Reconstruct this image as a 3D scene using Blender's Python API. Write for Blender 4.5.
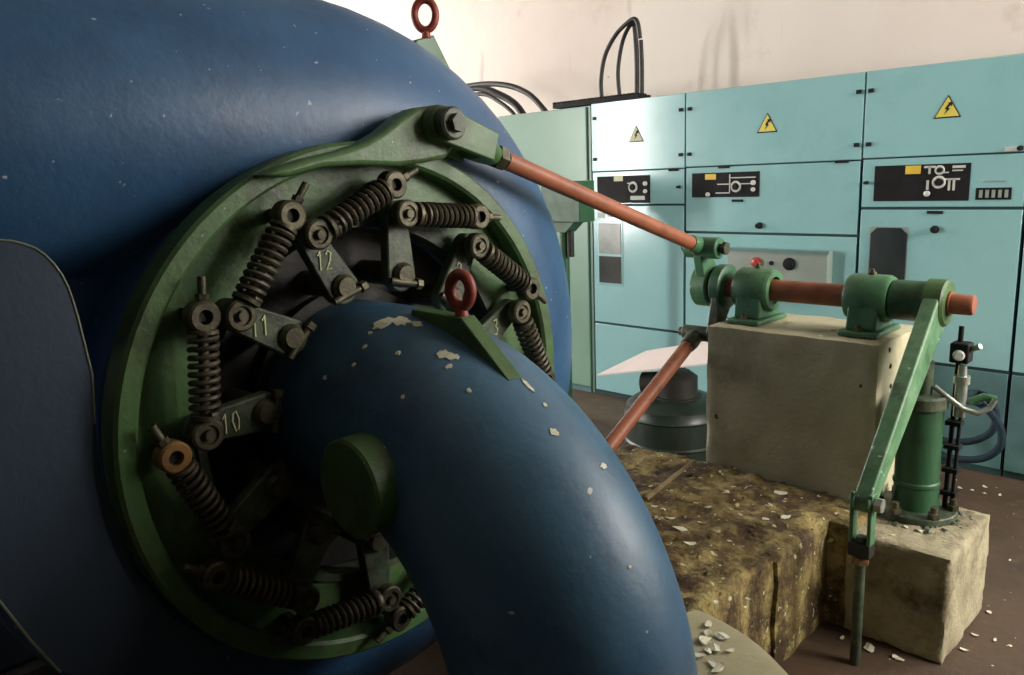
import bpy, math, random
import numpy as np
from mathutils import Vector, Matrix, noise

for o in list(bpy.data.objects):
    bpy.data.objects.remove(o)
SC = bpy.context.scene
COL = SC.collection
PI = math.pi
random.seed(7)

# ------------------------------------------------------------------ camera
FPX = 790.0
PITCH, ROLL, YAW, EYE = math.radians(11.4), math.radians(2.17), math.radians(45.0), 1.5
_Fh = Vector((-math.sin(YAW), math.cos(YAW), 0)); _R0 = Vector((math.cos(YAW), math.sin(YAW), 0)); _Z = Vector((0, 0, 1))
CF = _Fh*math.cos(PITCH) - _Z*math.sin(PITCH)
_U0 = _Fh*math.sin(PITCH) + _Z*math.cos(PITCH)
CR = _R0*math.cos(ROLL) - _U0*math.sin(ROLL)
CU = _U0*math.cos(ROLL) + _R0*math.sin(ROLL)
CC = Vector((0, 0, EYE))
cd = bpy.data.cameras.new('camera'); cam = bpy.data.objects.new('camera', cd); COL.objects.link(cam)
cd.sensor_width = 36; cd.lens = FPX/1024*36; cd.clip_start = 0.02
m3 = Matrix((CR, CU, -CF)).transposed()
cam.matrix_world = Matrix.Translation(CC) @ m3.to_4x4()
SC.camera = cam

def on(px, py, ax, v):
    """where the sight line through a photo point meets the plane ax = v (used to survey the place)"""
    d = CF + CR*((px-512)/FPX) - CU*((py-337.5)/FPX)
    i = 'xyz'.index(ax)
    return CC + d*((v-CC[i])/d[i])

# ------------------------------------------------------------------ light
W = bpy.data.worlds.new('world'); SC.world = W; W.use_nodes = True
bg = W.node_tree.nodes['Background']; bg.inputs[0].default_value = (0.85, 0.93, 1, 1); bg.inputs[1].default_value = 1.0
def area(name, loc, rot, sx, sy, power, col):
    l = bpy.data.lights.new(name, 'AREA'); l.shape = 'RECTANGLE'; l.size = sx; l.size_y = sy; l.energy = power; l.color = col
    o = bpy.data.objects.new(name, l); COL.objects.link(o); o.location = loc; o.rotation_euler = rot
    return o
# daylight standing in the two window openings of the room
area('window_daylight', (3.13, 3.5, 2.75), (0, math.radians(90), 0), 1.7, 1.8, 280, (1.0, 0.95, 0.87))
area('window_daylight', (-8.13, -2.4, 1.9), (0, math.radians(-90), 0), 2.8, 0.9, 520, (1.0, 0.97, 0.92))
area('window_daylight', (-8.13, 2.8, 2.4), (0, math.radians(-90), 0), 2.4, 2.8, 300, (1.0, 0.97, 0.93))
area('window_daylight', (1.6, 4.99, 2.4), (math.radians(-90), 0, 0), 2.0, 2.0, 165, (1.0, 0.96, 0.9))
SC.view_settings.view_transform = 'Standard'; SC.view_settings.look = 'None'
SC.view_settings.exposure = 0.40; SC.view_settings.gamma = 1.0; SC.view_settings.use_curve_mapping = False

# ------------------------------------------------------------------ materials
def srgb(r, g, b):
    f = lambda c: (c/255/12.92) if c/255 <= 0.04045 else ((c/255+0.055)/1.055)**2.4
    return (f(r), f(g), f(b), 1)
def mat(name, base, var=None, vscale=4.0, vlo=0.4, vhi=0.65, rough=0.5, metal=0.0, bump=0.0, bscale=60.0,
        spots=None, sscale=40.0, sthr=0.72, dirt=None, dscale=2.0, dlo=0.5, dhi=0.7, rvar=0.15, spec=0.5, streak=None):
    m = bpy.data.materials.new(name); m.use_nodes = True
    nt = m.node_tree; N = nt.nodes; L = nt.links
    b = N['Principled BSDF']; b.inputs['Roughness'].default_value = rough; b.inputs['Metallic'].default_value = metal
    b.inputs['Specular IOR Level'].default_value = spec
    tc = N.new('ShaderNodeTexCoord'); g = N.new('ShaderNodeNewGeometry')
    def nz(scale, detail=6, rough_=0.6, vec=None):
        n = N.new('ShaderNodeTexNoise'); n.inputs['Scale'].default_value = scale; n.inputs['Detail'].default_value = detail; n.inputs['Roughness'].default_value = rough_
        L.new(vec if vec else g.outputs['Position'], n.inputs['Vector']); return n.outputs['Fac']
    def ramp(src, lo, hi):
        r = N.new('ShaderNodeMapRange'); r.inputs['From Min'].default_value = lo; r.inputs['From Max'].default_value = hi
        L.new(src, r.inputs['Value']); return r.outputs['Result']
    def mix(fac, a, c):
        x = N.new('ShaderNodeMix'); x.data_type = 'RGBA'
        L.new(fac, x.inputs[0])
        if isinstance(a, tuple): x.inputs[6].default_value = a
        else: L.new(a, x.inputs[6])
        if isinstance(c, tuple): x.inputs[7].default_value = c
        else: L.new(c, x.inputs[7])
        return x.outputs[2]
    cur = base
    if var: cur = mix(ramp(nz(vscale), vlo, vhi), cur, var)
    if streak:
        mp = N.new('ShaderNodeMapping'); mp.inputs['Scale'].default_value = (streak[1], streak[1], streak[2]); L.new(g.outputs['Position'], mp.inputs['Vector'])
        cur = mix(ramp(nz(1.0, 5, 0.6, mp.outputs['Vector']), streak[3], streak[4]), cur, streak[0])
    if dirt: cur = mix(ramp(nz(dscale, 8, 0.7), dlo, dhi), cur, dirt)
    if spots: cur = mix(ramp(nz(sscale, 3, 0.5), sthr, sthr+0.02), cur, spots)
    if isinstance(cur, tuple): b.inputs['Base Color'].default_value = cur
    else: L.new(cur, b.inputs['Base Color'])
    rr = N.new('ShaderNodeMapRange'); rr.inputs['To Min'].default_value = max(0.02, rough-rvar); rr.inputs['To Max'].default_value = min(1, rough+rvar)
    L.new(nz(vscale*2.3), rr.inputs['Value']); L.new(rr.outputs['Result'], b.inputs['Roughness'])
    if bump:
        bp = N.new('ShaderNodeBump'); bp.inputs['Strength'].default_value = bump; bp.inputs['Distance'].default_value = 0.01
        L.new(nz(bscale, 5), bp.inputs['Height']); L.new(bp.outputs['Normal'], b.inputs['Normal'])
    return m
M = {}
M['blue'] = mat('blue_paint', srgb(46, 84, 122), srgb(58, 97, 134), 3.0, rough=0.42, bump=0.12, bscale=35, spots=srgb(160, 172, 178), sscale=38, sthr=0.715, dirt=srgb(40, 66, 96), dscale=1.8, dlo=0.52, dhi=0.78)
M['navy'] = mat('dark_blue_paint', srgb(48, 62, 78), srgb(54, 68, 86), 3.0, rough=0.5, bump=0.1, bscale=35)
M['elbow'] = mat('blue_grey_paint', srgb(62, 100, 130), srgb(76, 114, 140), 3.0, rough=0.42, bump=0.10, bscale=40, spots=srgb(200, 200, 185), sscale=30, sthr=0.74, dirt=srgb(44, 62, 78), dscale=2.2, dlo=0.5, dhi=0.75)
M['green'] = mat('green_paint', srgb(70, 104, 58), srgb(88, 122, 70), 6.0, rough=0.45, bump=0.2, bscale=50, spots=srgb(160, 170, 140), sscale=60, sthr=0.73, dirt=srgb(48, 54, 32), dscale=6, dlo=0.44, dhi=0.68)
M['gdark'] = mat('oily_green_paint', srgb(62, 78, 58), srgb(92, 100, 76), 14.0, rough=0.5, bump=0.2, bscale=80, dirt=srgb(36, 36, 28), dscale=11, dlo=0.45, dhi=0.65)
M['ggreen'] = mat('machine_green_paint', srgb(66, 110, 76), srgb(88, 132, 94), 7.0, rough=0.42, bump=0.12, bscale=60, spots=srgb(170, 190, 160), sscale=55, sthr=0.74, dirt=srgb(52, 70, 48), dscale=7, dlo=0.52, dhi=0.72)
M['worngreen'] = mat('worn_light_green_paint', srgb(78, 122, 84), srgb(112, 150, 112), 9.0, rough=0.45, bump=0.15, bscale=60, spots=srgb(176, 196, 168), sscale=34, sthr=0.68, dirt=srgb(60, 80, 52), dscale=8, dlo=0.5, dhi=0.7)
M['dullgreen'] = mat('deep_green_paint', srgb(46, 90, 58), srgb(58, 104, 70), 7.0, rough=0.45, bump=0.12, bscale=60, dirt=srgb(34, 50, 32), dscale=7, dlo=0.48, dhi=0.7)
M['wornedge'] = mat('worn_edge_paint', srgb(120, 126, 104), srgb(90, 100, 84), 12, rough=0.6)
M['steel'] = mat('rusty_dark_steel', srgb(72, 70, 54), srgb(104, 98, 78), 20.0, rough=0.5, metal=0.5, bump=0.2, bscale=120, dirt=srgb(50, 42, 32), dscale=18)
M['spring'] = mat('grimy_spring_steel', srgb(84, 78, 62), srgb(52, 46, 34), 16.0, rough=0.5, metal=0.4, bump=0.15, bscale=120)
M['brass'] = mat('rust_orange_steel', srgb(150, 112, 60), srgb(92, 70, 44), 22.0, rough=0.55, metal=0.2)
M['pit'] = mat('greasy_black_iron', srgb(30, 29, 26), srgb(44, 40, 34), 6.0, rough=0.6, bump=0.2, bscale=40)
M['red'] = mat('red_lead_paint', srgb(156, 92, 64), srgb(142, 82, 56), 9.0, rough=0.5, bump=0.1, bscale=70, dirt=srgb(104, 68, 46), dscale=9, dlo=0.5, dhi=0.72)
M['redeye'] = mat('red_brown_paint', srgb(146, 62, 48), srgb(120, 50, 40), 20.0, rough=0.45, bump=0.15, bscale=90)
M['cab'] = mat('turquoise_enamel', srgb(146, 194, 196), srgb(152, 200, 202), 1.5, rough=0.17, rvar=0.03, dirt=srgb(134, 184, 184), dscale=2.5, dlo=0.5, dhi=0.8)
M['cabplain'] = mat('sage_enamel', srgb(124, 160, 140), srgb(132, 168, 150), 1.5, rough=0.3, rvar=0.05)
M['gap'] = mat('dark_seam', srgb(46, 76, 76), rough=0.7)
M['kick'] = mat('dull_teal_paint', srgb(92, 132, 132), srgb(76, 108, 110), 3.0, rough=0.5)
M['black'] = mat('black_plastic', srgb(24, 24, 26), srgb(32, 32, 34), 8.0, rough=0.7, spec=0.2)
M['cable'] = mat('black_rubber', srgb(34, 34, 36), srgb(54, 52, 50), 12.0, rough=0.55)
M['hose'] = mat('dark_blue_rubber', srgb(28, 46, 56), srgb(36, 54, 64), 12.0, rough=0.75, spec=0.25)
M['ink'] = mat('white_print', srgb(205, 205, 200), rough=0.6)
M['chalk'] = mat('yellow_chalk', srgb(232, 236, 190), srgb(214, 222, 160), 30, rough=0.9)
M['yellow'] = mat('yellow_sticker', srgb(230, 196, 66), srgb(220, 180, 50), 10, rough=0.5)
M['warn'] = mat('warning_yellow', srgb(224, 208, 88), rough=0.5)
M['warnpale'] = mat('faded_yellow', srgb(206, 208, 168), rough=0.5)
M['grey'] = mat('grey_enamel', srgb(148, 160, 150), srgb(138, 150, 142), 3, rough=0.35)
M['redknob'] = mat('red_plastic', srgb(170, 60, 46), rough=0.4)
M['glass'] = mat('dark_meter_glass', srgb(40, 46, 46), srgb(62, 66, 62), 2.0, rough=0.12, rvar=0.03)
M['glassg'] = mat('grey_meter_glass', srgb(128, 136, 130), srgb(98, 104, 100), 5.0, rough=0.25)
M['conc'] = mat('painted_concrete', srgb(176, 170, 140), srgb(188, 182, 152), 3.5, rough=0.8, bump=0.25, bscale=45, dirt=srgb(128, 124, 88), dscale=2.2, dlo=0.5, dhi=0.75, spots=srgb(70, 64, 46), sscale=22, sthr=0.74)
M['plinth'] = mat('bare_concrete', srgb(172, 164, 134), srgb(140, 130, 102), 7.0, rough=0.85, bump=0.6, bscale=60, dirt=srgb(92, 80, 58), dscale=6, dlo=0.48, dhi=0.68)
M['moss'] = mat('mossy_concrete', srgb(124, 104, 56), srgb(168, 152, 96), 9.0, 0.36, 0.62, rough=0.85, bump=1.0, bscale=55, dirt=srgb(70, 52, 28), dscale=7.0, dlo=0.45, dhi=0.58, spots=srgb(206, 196, 150), sscale=34, sthr=0.66, streak=(srgb(88, 70, 40), 12.0, 2.2, 0.46, 0.62))
M['collar'] = mat('pale_concrete', srgb(166, 160, 128), srgb(150, 142, 112), 4.0, rough=0.7, bump=0.2, bscale=50)
M['floor'] = mat('grimy_floor', srgb(84, 66, 50), srgb(64, 50, 38), 2.5, rough=0.7, bump=0.4, bscale=25, dirt=srgb(104, 90, 70), dscale=5, dlo=0.55, dhi=0.75, spots=srgb(150, 140, 118), sscale=22, sthr=0.745)
M['wall'] = mat('stained_plaster', srgb(230, 220, 210), srgb(222, 206, 196), 0.7, rough=0.9, bump=0.15, bscale=14, dirt=srgb(180, 160, 142), dscale=1.1, dlo=0.58, dhi=0.82, spots=srgb(70, 66, 62), sscale=7, sthr=0.765, streak=(srgb(170, 158, 146), 5.0, 0.9, 0.64, 0.84))
M['ceil'] = mat('ceiling_plaster', srgb(132, 126, 118), srgb(120, 114, 106), 0.8, rough=0.9)
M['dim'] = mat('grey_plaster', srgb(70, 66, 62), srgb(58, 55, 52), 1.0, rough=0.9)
M['flake'] = mat('paint_flake', srgb(226, 222, 200), srgb(206, 200, 172), 40, rough=0.7)
M['chip'] = mat('white_primer', srgb(232, 230, 208), srgb(214, 212, 184), 60, rough=0.8)
M['sheet'] = mat('pink_white_board', srgb(228, 212, 206), srgb(214, 200, 196), 3, rough=0.6)
M['drum'] = mat('dark_green_drum_paint', srgb(26, 40, 32), srgb(34, 50, 40), 6, rough=0.4, dirt=srgb(24, 28, 22), dscale=6)
M['wood'] = mat('weathered_wood', srgb(150, 132, 92), srgb(120, 104, 70), 30, rough=0.8)
M['chrome'] = mat('dull_zinc', srgb(176, 182, 172), srgb(140, 148, 136), 20, rough=0.35, metal=0.6)
M['frame'] = mat('window_frame_paint', srgb(190, 186, 176), rough=0.6)
def pane_mat():
    m = bpy.data.materials.new('window_glass'); m.use_nodes = True; nt = m.node_tree; nt.nodes.clear()
    o = nt.nodes.new('ShaderNodeOutputMaterial'); x = nt.nodes.new('ShaderNodeMixShader'); t = nt.nodes.new('ShaderNodeBsdfTransparent'); g = nt.nodes.new('ShaderNodeBsdfGlossy')
    g.inputs['Roughness'].default_value = 0.05; x.inputs[0].default_value = 0.06
    nt.links.new(t.outputs[0], x.inputs[1]); nt.links.new(g.outputs[0], x.inputs[2]); nt.links.new(x.outputs[0], o.inputs[0]); return m
M['pane'] = pane_mat()

# ------------------------------------------------------------------ mesh helpers
class MB:
    def __init__(s): s.v = []; s.f = []
    def add(s, vs, fs):
        n = len(s.v); s.v += [Vector(p) for p in vs]; s.f += [tuple(i+n for i in f) for f in fs]; return s
    def box(s, a, b):
        x0, y0, z0 = a; x1, y1, z1 = b
        return s.add([(x0,y0,z0),(x1,y0,z0),(x1,y1,z0),(x0,y1,z0),(x0,y0,z1),(x1,y0,z1),(x1,y1,z1),(x0,y1,z1)],
                     [(0,3,2,1),(4,5,6,7),(0,1,5,4),(1,2,6,5),(2,3,7,6),(3,0,4,7)])
    def prism(s, poly, vec):
        """poly: list of 3-D points (planar), extruded by vec"""
        n = len(poly); vec = Vector(vec)
        vs = [Vector(p) for p in poly] + [Vector(p)+vec for p in poly]
        return s.add(vs, [tuple(range(n-1,-1,-1)), tuple(range(n,2*n))] + [(i,(i+1)%n,n+(i+1)%n,n+i) for i in range(n)])
    def rings(s, rings, cap=True, closed=False):
        n = len(rings[0]); vs = [p for r in rings for p in r]; fs = []
        k = len(rings)
        for a in range(k if closed else k-1):
            b = (a+1) % k
            for i in range(n):
                j = (i+1) % n; fs.append((a*n+i, a*n+j, b*n+j, b*n+i))
        if cap and not closed: fs += [tuple(range(n-1,-1,-1)), tuple((k-1)*n+i for i in range(n))]
        return s.add(vs, fs)
    def tube(s, path, rad, n=10, cap=True, closed=False):
        P = [Vector(p) for p in path]; k = len(P)
        if not isinstance(rad, (list, tuple)): rad = [rad]*k
        T = []
        for i in range(k):
            a = P[(i-1) % k] if (closed or i > 0) else P[i]; b = P[(i+1) % k] if (closed or i < k-1) else P[i]
            T.append((b-a).normalized())
        u = T[0].orthogonal().normalized(); R = []
        for i in range(k):
            u = (u - T[i]*u.dot(T[i])).normalized(); w = T[i].cross(u)
            R.append([P[i] + (u*math.cos(2*PI*j/n) + w*math.sin(2*PI*j/n))*rad[i] for j in range(n)])
        return s.rings(R, cap, closed)
    def cyl(s, a, b, r0, r1=None, n=24):
        return s.tube([a, b], [r0, r0 if r1 is None else r1], n)
    def lathe(s, c, axis, prof, n=48, closed=False):
        """prof: (offset along axis, radius)"""
        c = Vector(c); ax = Vector(axis).normalized(); u = ax.orthogonal().normalized(); w = ax.cross(u)
        R = [[c + ax*h + (u*math.cos(2*PI*j/n) + w*math.sin(2*PI*j/n))*r for j in range(n)] for h, r in prof]
        return s.rings(R, not closed, closed)
    def hexa(s, c, axis, r, h):
        return s.lathe(c, axis, [(0, r), (h, r)], 6)
    def flip(s): s.f = [tuple(reversed(f)) for f in s.f]; return s
    def xf(s, m): s.v = [m @ p for p in s.v]; return s
    def build(s, name, m, parent=None, smooth=True, bevel=0, seg=2, local=False):
        off = parent_loc(parent) if (parent is not None and not local) else Vector((0, 0, 0))
        me = bpy.data.meshes.new(name)
        me.from_pydata([tuple(p-off) for p in s.v], [], s.f); me.validate(); me.update()
        fix_normals(me)
        if smooth:
            me.shade_smooth(); me.set_sharp_from_angle(angle=math.radians(38))
        me.materials.append(M[m] if isinstance(m, str) else m)
        o = bpy.data.objects.new(name, me); COL.objects.link(o)
        if parent is not None: o.parent = parent
        if bevel:
            b = o.modifiers.new('bevel', 'BEVEL'); b.width = bevel; b.segments = seg; b.limit_method = 'ANGLE'; b.angle_limit = math.radians(50)
        return o
import bmesh
def fix_normals(me):
    bm = bmesh.new(); bm.from_mesh(me); bmesh.ops.recalc_face_normals(bm, faces=bm.faces[:]); bm.to_mesh(me); bm.free()
def parent_loc(p):
    v = Vector((0, 0, 0))
    while p is not None: v += p.location; p = p.parent
    return v
def tag(o, label=None, cat=None, group=None, kind=None):
    if label: o['label'] = label
    if cat: o['category'] = cat
    if group: o['group'] = group
    if kind: o['kind'] = kind
    return o
def thing(name, loc, label, cat, group=None, kind=None):
    o = bpy.data.objects.new(name, None); o.empty_display_size = 0.05; COL.objects.link(o); o.location = loc
    return tag(o, label, cat, group, kind)
def dup(o, parent=None):
    c = o.copy(); COL.objects.link(c); c.parent = parent
    for ch in list(o.children): dup(ch, c)
    return c
def struct(o): o['kind'] = 'structure'; return o
def arc(c, r, a0, a1, n, plane='yz', off=0.0):
    out = []
    for i in range(n+1):
        a = math.radians(a0 + (a1-a0)*i/n); p = (r*math.cos(a), r*math.sin(a))
        if plane == 'yz': out.append(Vector((c[0]+off, c[1]+p[0], c[2]+p[1])))
        elif plane == 'xz': out.append(Vector((c[0]+p[0], c[1]+off, c[2]+p[1])))
        else: out.append(Vector((c[0]+p[0], c[1]+p[1], c[2]+off)))
    return out

# ------------------------------------------------------------------ the room
XL, XR, YN, YB, ZC = -8.0, 3.0, -3.2, 4.86, 4.6
# floor slab with the pit in which the casing hangs
PX0, PX1, PY0, PY1 = -2.75, -1.62, 0.15, 2.05
fl = MB(); fl.box((XL-0.2, YN-0.2, -0.5), (PX0, YB+0.2, 0)); fl.box((PX1, YN-0.2, -0.5), (XR+0.2, YB+0.2, 0)); fl.box((PX0, YN-0.2, -0.5), (PX1, PY0, 0)); fl.box((PX0, PY1, -0.5), (PX1, YB+0.2, 0)); fl.box((PX0, PY0, -0.5), (PX1, PY1, -0.4))
struct(fl.build('floor', 'floor', smooth=False))
struct(MB().box((XL-0.2, YN-0.2, ZC), (XR+0.2, YB+0.2, ZC+0.2)).build('ceiling', 'ceil', smooth=False))
WX0, WX1, WZ0, WZ1 = 0.6, 2.6, 1.4, 3.4
bw = MB(); bw.box((XL-0.2, YB, 0), (XR+0.2, YB+0.2, WZ0)); bw.box((XL-0.2, YB, WZ1), (XR+0.2, YB+0.2, ZC)); bw.box((XL-0.2, YB, WZ0), (WX0, YB+0.2, WZ1)); bw.box((WX1, YB, WZ0), (XR+0.2, YB+0.2, WZ1))
struct(bw.build('wall_back', 'wall', smooth=False))
w3 = thing('window_3', (1.6, YB+0.1, WZ0), None, None); struct(w3); ym = YB+0.1
f3 = MB(); f3.box((WX0, ym-.03, WZ0), (WX0+.05, ym+.03, WZ1)); f3.box((WX1-.05, ym-.03, WZ0), (WX1, ym+.03, WZ1)); f3.box((WX0+.05, ym-.03, WZ0), (WX1-.05, ym+.03, WZ0+.05)); f3.box((WX0+.05, ym-.03, WZ1-.05), (WX1-.05, ym+.03, WZ1))
f3.build('window_frame', 'frame', w3, smooth=False)
for i in range(3):
    a_ = WX0+.05+i*0.6333; MB().box((a_+.02, ym-.004, WZ0+.05), (a_+.613, ym+.004, WZ1-.05)).build('pane', 'pane', w3, smooth=False)
    if i: MB().box((a_-.02, ym-.02, WZ0+.05), (a_+.02, ym+.02, WZ1-.05)).build('mullion', 'frame', w3, smooth=False)
struct(MB().box((XL-0.2, YN-0.2, 0), (XR+0.2, YN, ZC)).build('wall_front', 'dim', smooth=False))
def window_wall(name, x0, x1, openings, m):
    w = MB(); y = YN
    for (y0, y1, z0, z1, wn) in openings:
        w.box((x0, y, 0), (x1, y0, ZC)); w.box((x0, y0, 0), (x1, y1, z0)); w.box((x0, y0, z1), (x1, y1, ZC)); y = y1
    w.box((x0, y, 0), (x1, YB, ZC))
    struct(w.build(name, m, smooth=False))
    for (y0, y1, z0, z1, wn) in openings:
        xm = (x0+x1)/2; root = thing(wn, (xm, (y0+y1)/2, z0), None, None); struct(root)
        f = MB(); t = 0.05
        f.box((xm-.03, y0, z0), (xm+.03, y0+t, z1)); f.box((xm-.03, y1-t, z0), (xm+.03, y1, z1)); f.box((xm-.03, y0+t, z0), (xm+.03, y1-t, z0+t)); f.box((xm-.03, y0+t, z1-t), (xm+.03, y1-t, z1))
        f.build('window_frame', 'frame', root, smooth=False)
        ny = max(1, round((y1-y0)/0.8)); ys = [y0+t+(y1-y0-2*t)*i/ny for i in range(ny+1)]
        for i in range(1, ny): MB().box((xm-.02, ys[i]-.02, z0+t), (xm+.02, ys[i]+.02, z1-t)).build('mullion', 'frame', root, smooth=False)
        for i in range(ny): MB().box((xm-.004, ys[i]+.02, z0+t), (xm+.004, ys[i+1]-.02, z1-t)).build('pane', 'pane', root, smooth=False)
struct(MB().box((0.95, YN, 0), (1.10, 2.5, ZC)).build('added_blocker_wall', 'dim', smooth=False))  # unseen wall added to keep window light off the turbine's lower left
window_wall('wall_right', XR, XR+0.2, [(2.6, 4.4, 1.9, 3.6, 'window_1')], 'wall')
window_wall('wall_left', XL-0.2, XL, [(-2.85, -1.95, 0.5, 3.3, 'window_2'), (1.4, 4.2, 1.2, 3.6, 'window_4')], 'wall')

# ------------------------------------------------------------------ concrete bases
def rough_mesh(o, cuts, amp, zmin=None, seed=0):
    bm = bmesh.new(); bm.from_mesh(o.data)
    bmesh.ops.triangulate(bm, faces=[f for f in bm.faces if len(f.verts) > 4])
    bmesh.ops.subdivide_edges(bm, edges=bm.edges[:], cuts=cuts, use_grid_fill=True)
    bm.normal_update()
    for v in bm.verts:
        n = noise.fractal(v.co*9 + Vector((seed, 0, 0)), 1.0, 2.0, 4); n2 = noise.noise(v.co*34 + Vector((0, seed, 0)))
        d = v.normal*(n*amp + n2*amp*0.5)
        if len([f for f in v.link_faces if f.normal.dot(v.normal) < 0.95]) > 0: d -= v.normal*0.006
        v.co += d
    bm.to_mesh(o.data); bm.free(); o.data.shade_smooth(); o.data.set_sharp_from_angle(angle=math.radians(50))
PZ = 0.37
plat = MB(); ST = 0.0125
RECTS = [(-1.75, -0.9875, 2.06, 2.62), (-1.95, -1.75, 2.36, 2.62), (-1.56, -1.0, 1.66, 2.06), (-1.30, -1.0125, 1.45, 1.66), (-0.9875, -0.90, 2.43, 2.62)]
GX, GY, NX, NY = -1.95, 1.45, 84, 94
def plat_h(x, y):
    v = Vector((x, y, 0))
    return PZ + noise.fractal(v*6, 1.0, 2.0, 5)*0.012 + max(0, noise.noise(Vector((x*13+4, y*13, 2))))*0.02 - max(0, noise.noise(Vector((x*4+9, y*4, 5))))*0.03 + noise.noise(v*60)*0.004
def inside(i, j):
    x, y = GX+(i+.5)*ST, GY+(j+.5)*ST
    n = noise.noise(Vector((x*14, y*14, 7)))*0.016
    return any(a_-1e-6 < x+n*0.6 < b_+1e-6 and c_-1e-6 < y < d_+1e-6 for a_, b_, c_, d_ in RECTS)
CELL = {(i, j) for i in range(NX+2) for j in range(NY+2) if inside(i, j)}
vid = {}
def gv(i, j):
    if (i, j) not in vid:
        x, y = GX+i*ST, GY+j*ST
        full = all(c in CELL for c in ((i, j), (i-1, j), (i, j-1), (i-1, j-1)))
        vid[(i, j)] = len(plat.v); plat.v.append(Vector((x, y, plat_h(x, y) - (0 if full else 0.012))))
    return vid[(i, j)]
for (i, j) in sorted(CELL): plat.f.append((gv(i, j), gv(i+1, j), gv(i+1, j+1), gv(i, j+1)))
wid = {}
def wv(i, j, k):
    if k == 0: return gv(i, j)
    if (i, j, k) not in wid:
        p = plat.v[gv(i, j)]; t = 1-k/5
        wid[(i, j, k)] = len(plat.v); plat.v.append(Vector((p.x + noise.noise(Vector((p.x*9, p.y*9, k)))*0.012, p.y + noise.noise(Vector((p.x*9, p.y*9, k+20)))*0.012, p.z*t)))
    return wid[(i, j, k)]
for (i, j) in sorted(CELL):
    for (di, dj, A_, B_) in ((-1, 0, (i, j+1), (i, j)), (1, 0, (i+1, j), (i+1, j+1)), (0, -1, (i, j), (i+1, j)), (0, 1, (i+1, j+1), (i, j+1))):
        if (i+di, j+dj) not in CELL:
            for k in range(5): plat.f.append((wv(*A_, k), wv(*A_, k+1), wv(*B_, k+1), wv(*B_, k)))
o = plat.build('concrete_platform', 'moss'); tag(o, 'low mossy crumbling concrete platform strewn with paint flakes beside the blue elbow', 'platform')
ELX, ELY, ELZ, ELR, ELB = -1.02, 1.18, 0.928, 0.268, 0.60
cm = MB(); prof = [(0, 0.51), (0.34, 0.51), (0.365, 0.49), (0.37, 0.46), (0.37, 0.285), (0.0, 0.285)]
cm.rings([[Vector((ELX+r_*math.cos(math.radians(a_)), ELY+r_*math.sin(math.radians(a_)), h_)) for h_, r_ in prof] for a_ in range(-25, 151, 5)])
c = cm.build('concrete_collar', 'collar')
tag(c, 'pale curved concrete collar around the back of the blue elbow foot', 'collar')
b = MB().box((-1.572, 2.625, 0), (-0.93, 3.03, 0.922)).build('concrete_block', 'conc'); rough_mesh(b, 26, 0.004, seed=3)
for hx_, hy_ in ((889, 350), (890, 366), (890, 386), (890, 413), (893, 440)):
    h_ = on(hx_, hy_, 'x', -0.93); MB().lathe((-0.945, h_.y, h_.z), (1, 0, 0), [(0, 0.009), (0.018, 0.009), (0.019, 0.007)], 12).build('anchor_hole', 'black', b)
tag(b, 'tall cream painted concrete block carrying the red and green shaft', 'concrete block')
pl = MB().box((-0.925, 2.41, 0), (-0.618, 2.84, 0.35)).build('concrete_plinth', 'plinth'); rough_mesh(pl, 22, 0.005, seed=5)
tag(pl, 'small low concrete plinth under the green upright cylinder', 'plinth')

# ------------------------------------------------------------------ spiral casing
CX, CY, CZ = -1.68, 1.18, 0.928        # centre of the regulating ring, axis along x
TX = -2.10
casing = thing('spiral_casing', (TX, CY, 0), 'huge blue snail shaped turbine casing behind the green ring', 'turbine casing')
path = []; rad = []
def vol(phi):      # phi degrees, 90 = top, falling clockwise: (radius of the centre line, radius of the tube)
    return (float(np.interp(-phi, [-90, 60, 150, 225], [0.72, 0.735, 0.735, 0.72])), float(np.interp(-phi, [-90, 60, 150, 225], [0.378, 0.338, 0.21, 0.18])))
rc0, rt0 = vol(90)
for y in np.linspace(-3.19, CY-0.10, 16): path.append((TX, y, CZ+rc0)); rad.append(rt0*1.0)
for i in range(61):
    phi = 90 - 315*i/60; rc, rt = vol(phi); a = math.radians(phi)
    path.append((TX, CY+rc*math.cos(a), CZ+rc*math.sin(a))); rad.append(rt)
MB().tube(path, rad, 40).build('volute', 'blue', casing)
MB().lathe((0, CY, CZ), (1, 0, 0), [(-2.40, 0.50), (-2.40, 0.70), (-1.80, 0.66), (-1.78, 0.60), (-1.78, 0.50)], 72, closed=True).build('stay_ring', 'blue', casing)
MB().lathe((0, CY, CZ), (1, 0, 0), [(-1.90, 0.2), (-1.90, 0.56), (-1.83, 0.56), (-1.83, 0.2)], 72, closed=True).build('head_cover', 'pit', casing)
# rounded stiffening plate under the inlet
XP = -1.705
pe = [on(x, y, 'x', XP) for x, y in ((-60,239),(-20,239),(0,240),(12,241),(24,244),(35,248),(45,255),(54,264),(62,275),(68,287),(73,301),(78,318),(84,342),(92,374))]
pc = [(-0.5, pe[0].z+0.01)] + [(p.y, p.z) for p in pe] + [(0.492, 1.04), (0.490, 0.928), (0.528, 0.70), (0.60, 0.55), (0.69, 0.45), (0.62, 0.30)]
pb = [on(x, y, 'x', XP) for x, y in ((60,672),(30,640),(0,602),(-60,540))]
pc += [(p.y, p.z) for p in pb] + [(-0.5, 1.0)]
MB().prism([(XP-0.012, y, z) for y, z in pc], (0.012, 0, 0)).build('stiffening_plate', 'navy', casing, bevel=0.003)
MB().tube([(XP, y, z) for y, z in pc[:16]], 0.0025, 8).build('plate_edge', 'wornedge', casing)
MB().tube([(XP, p.y, p.z) for p in pb], 0.003, 8).build('plate_edge', 'wornedge', casing)
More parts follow.
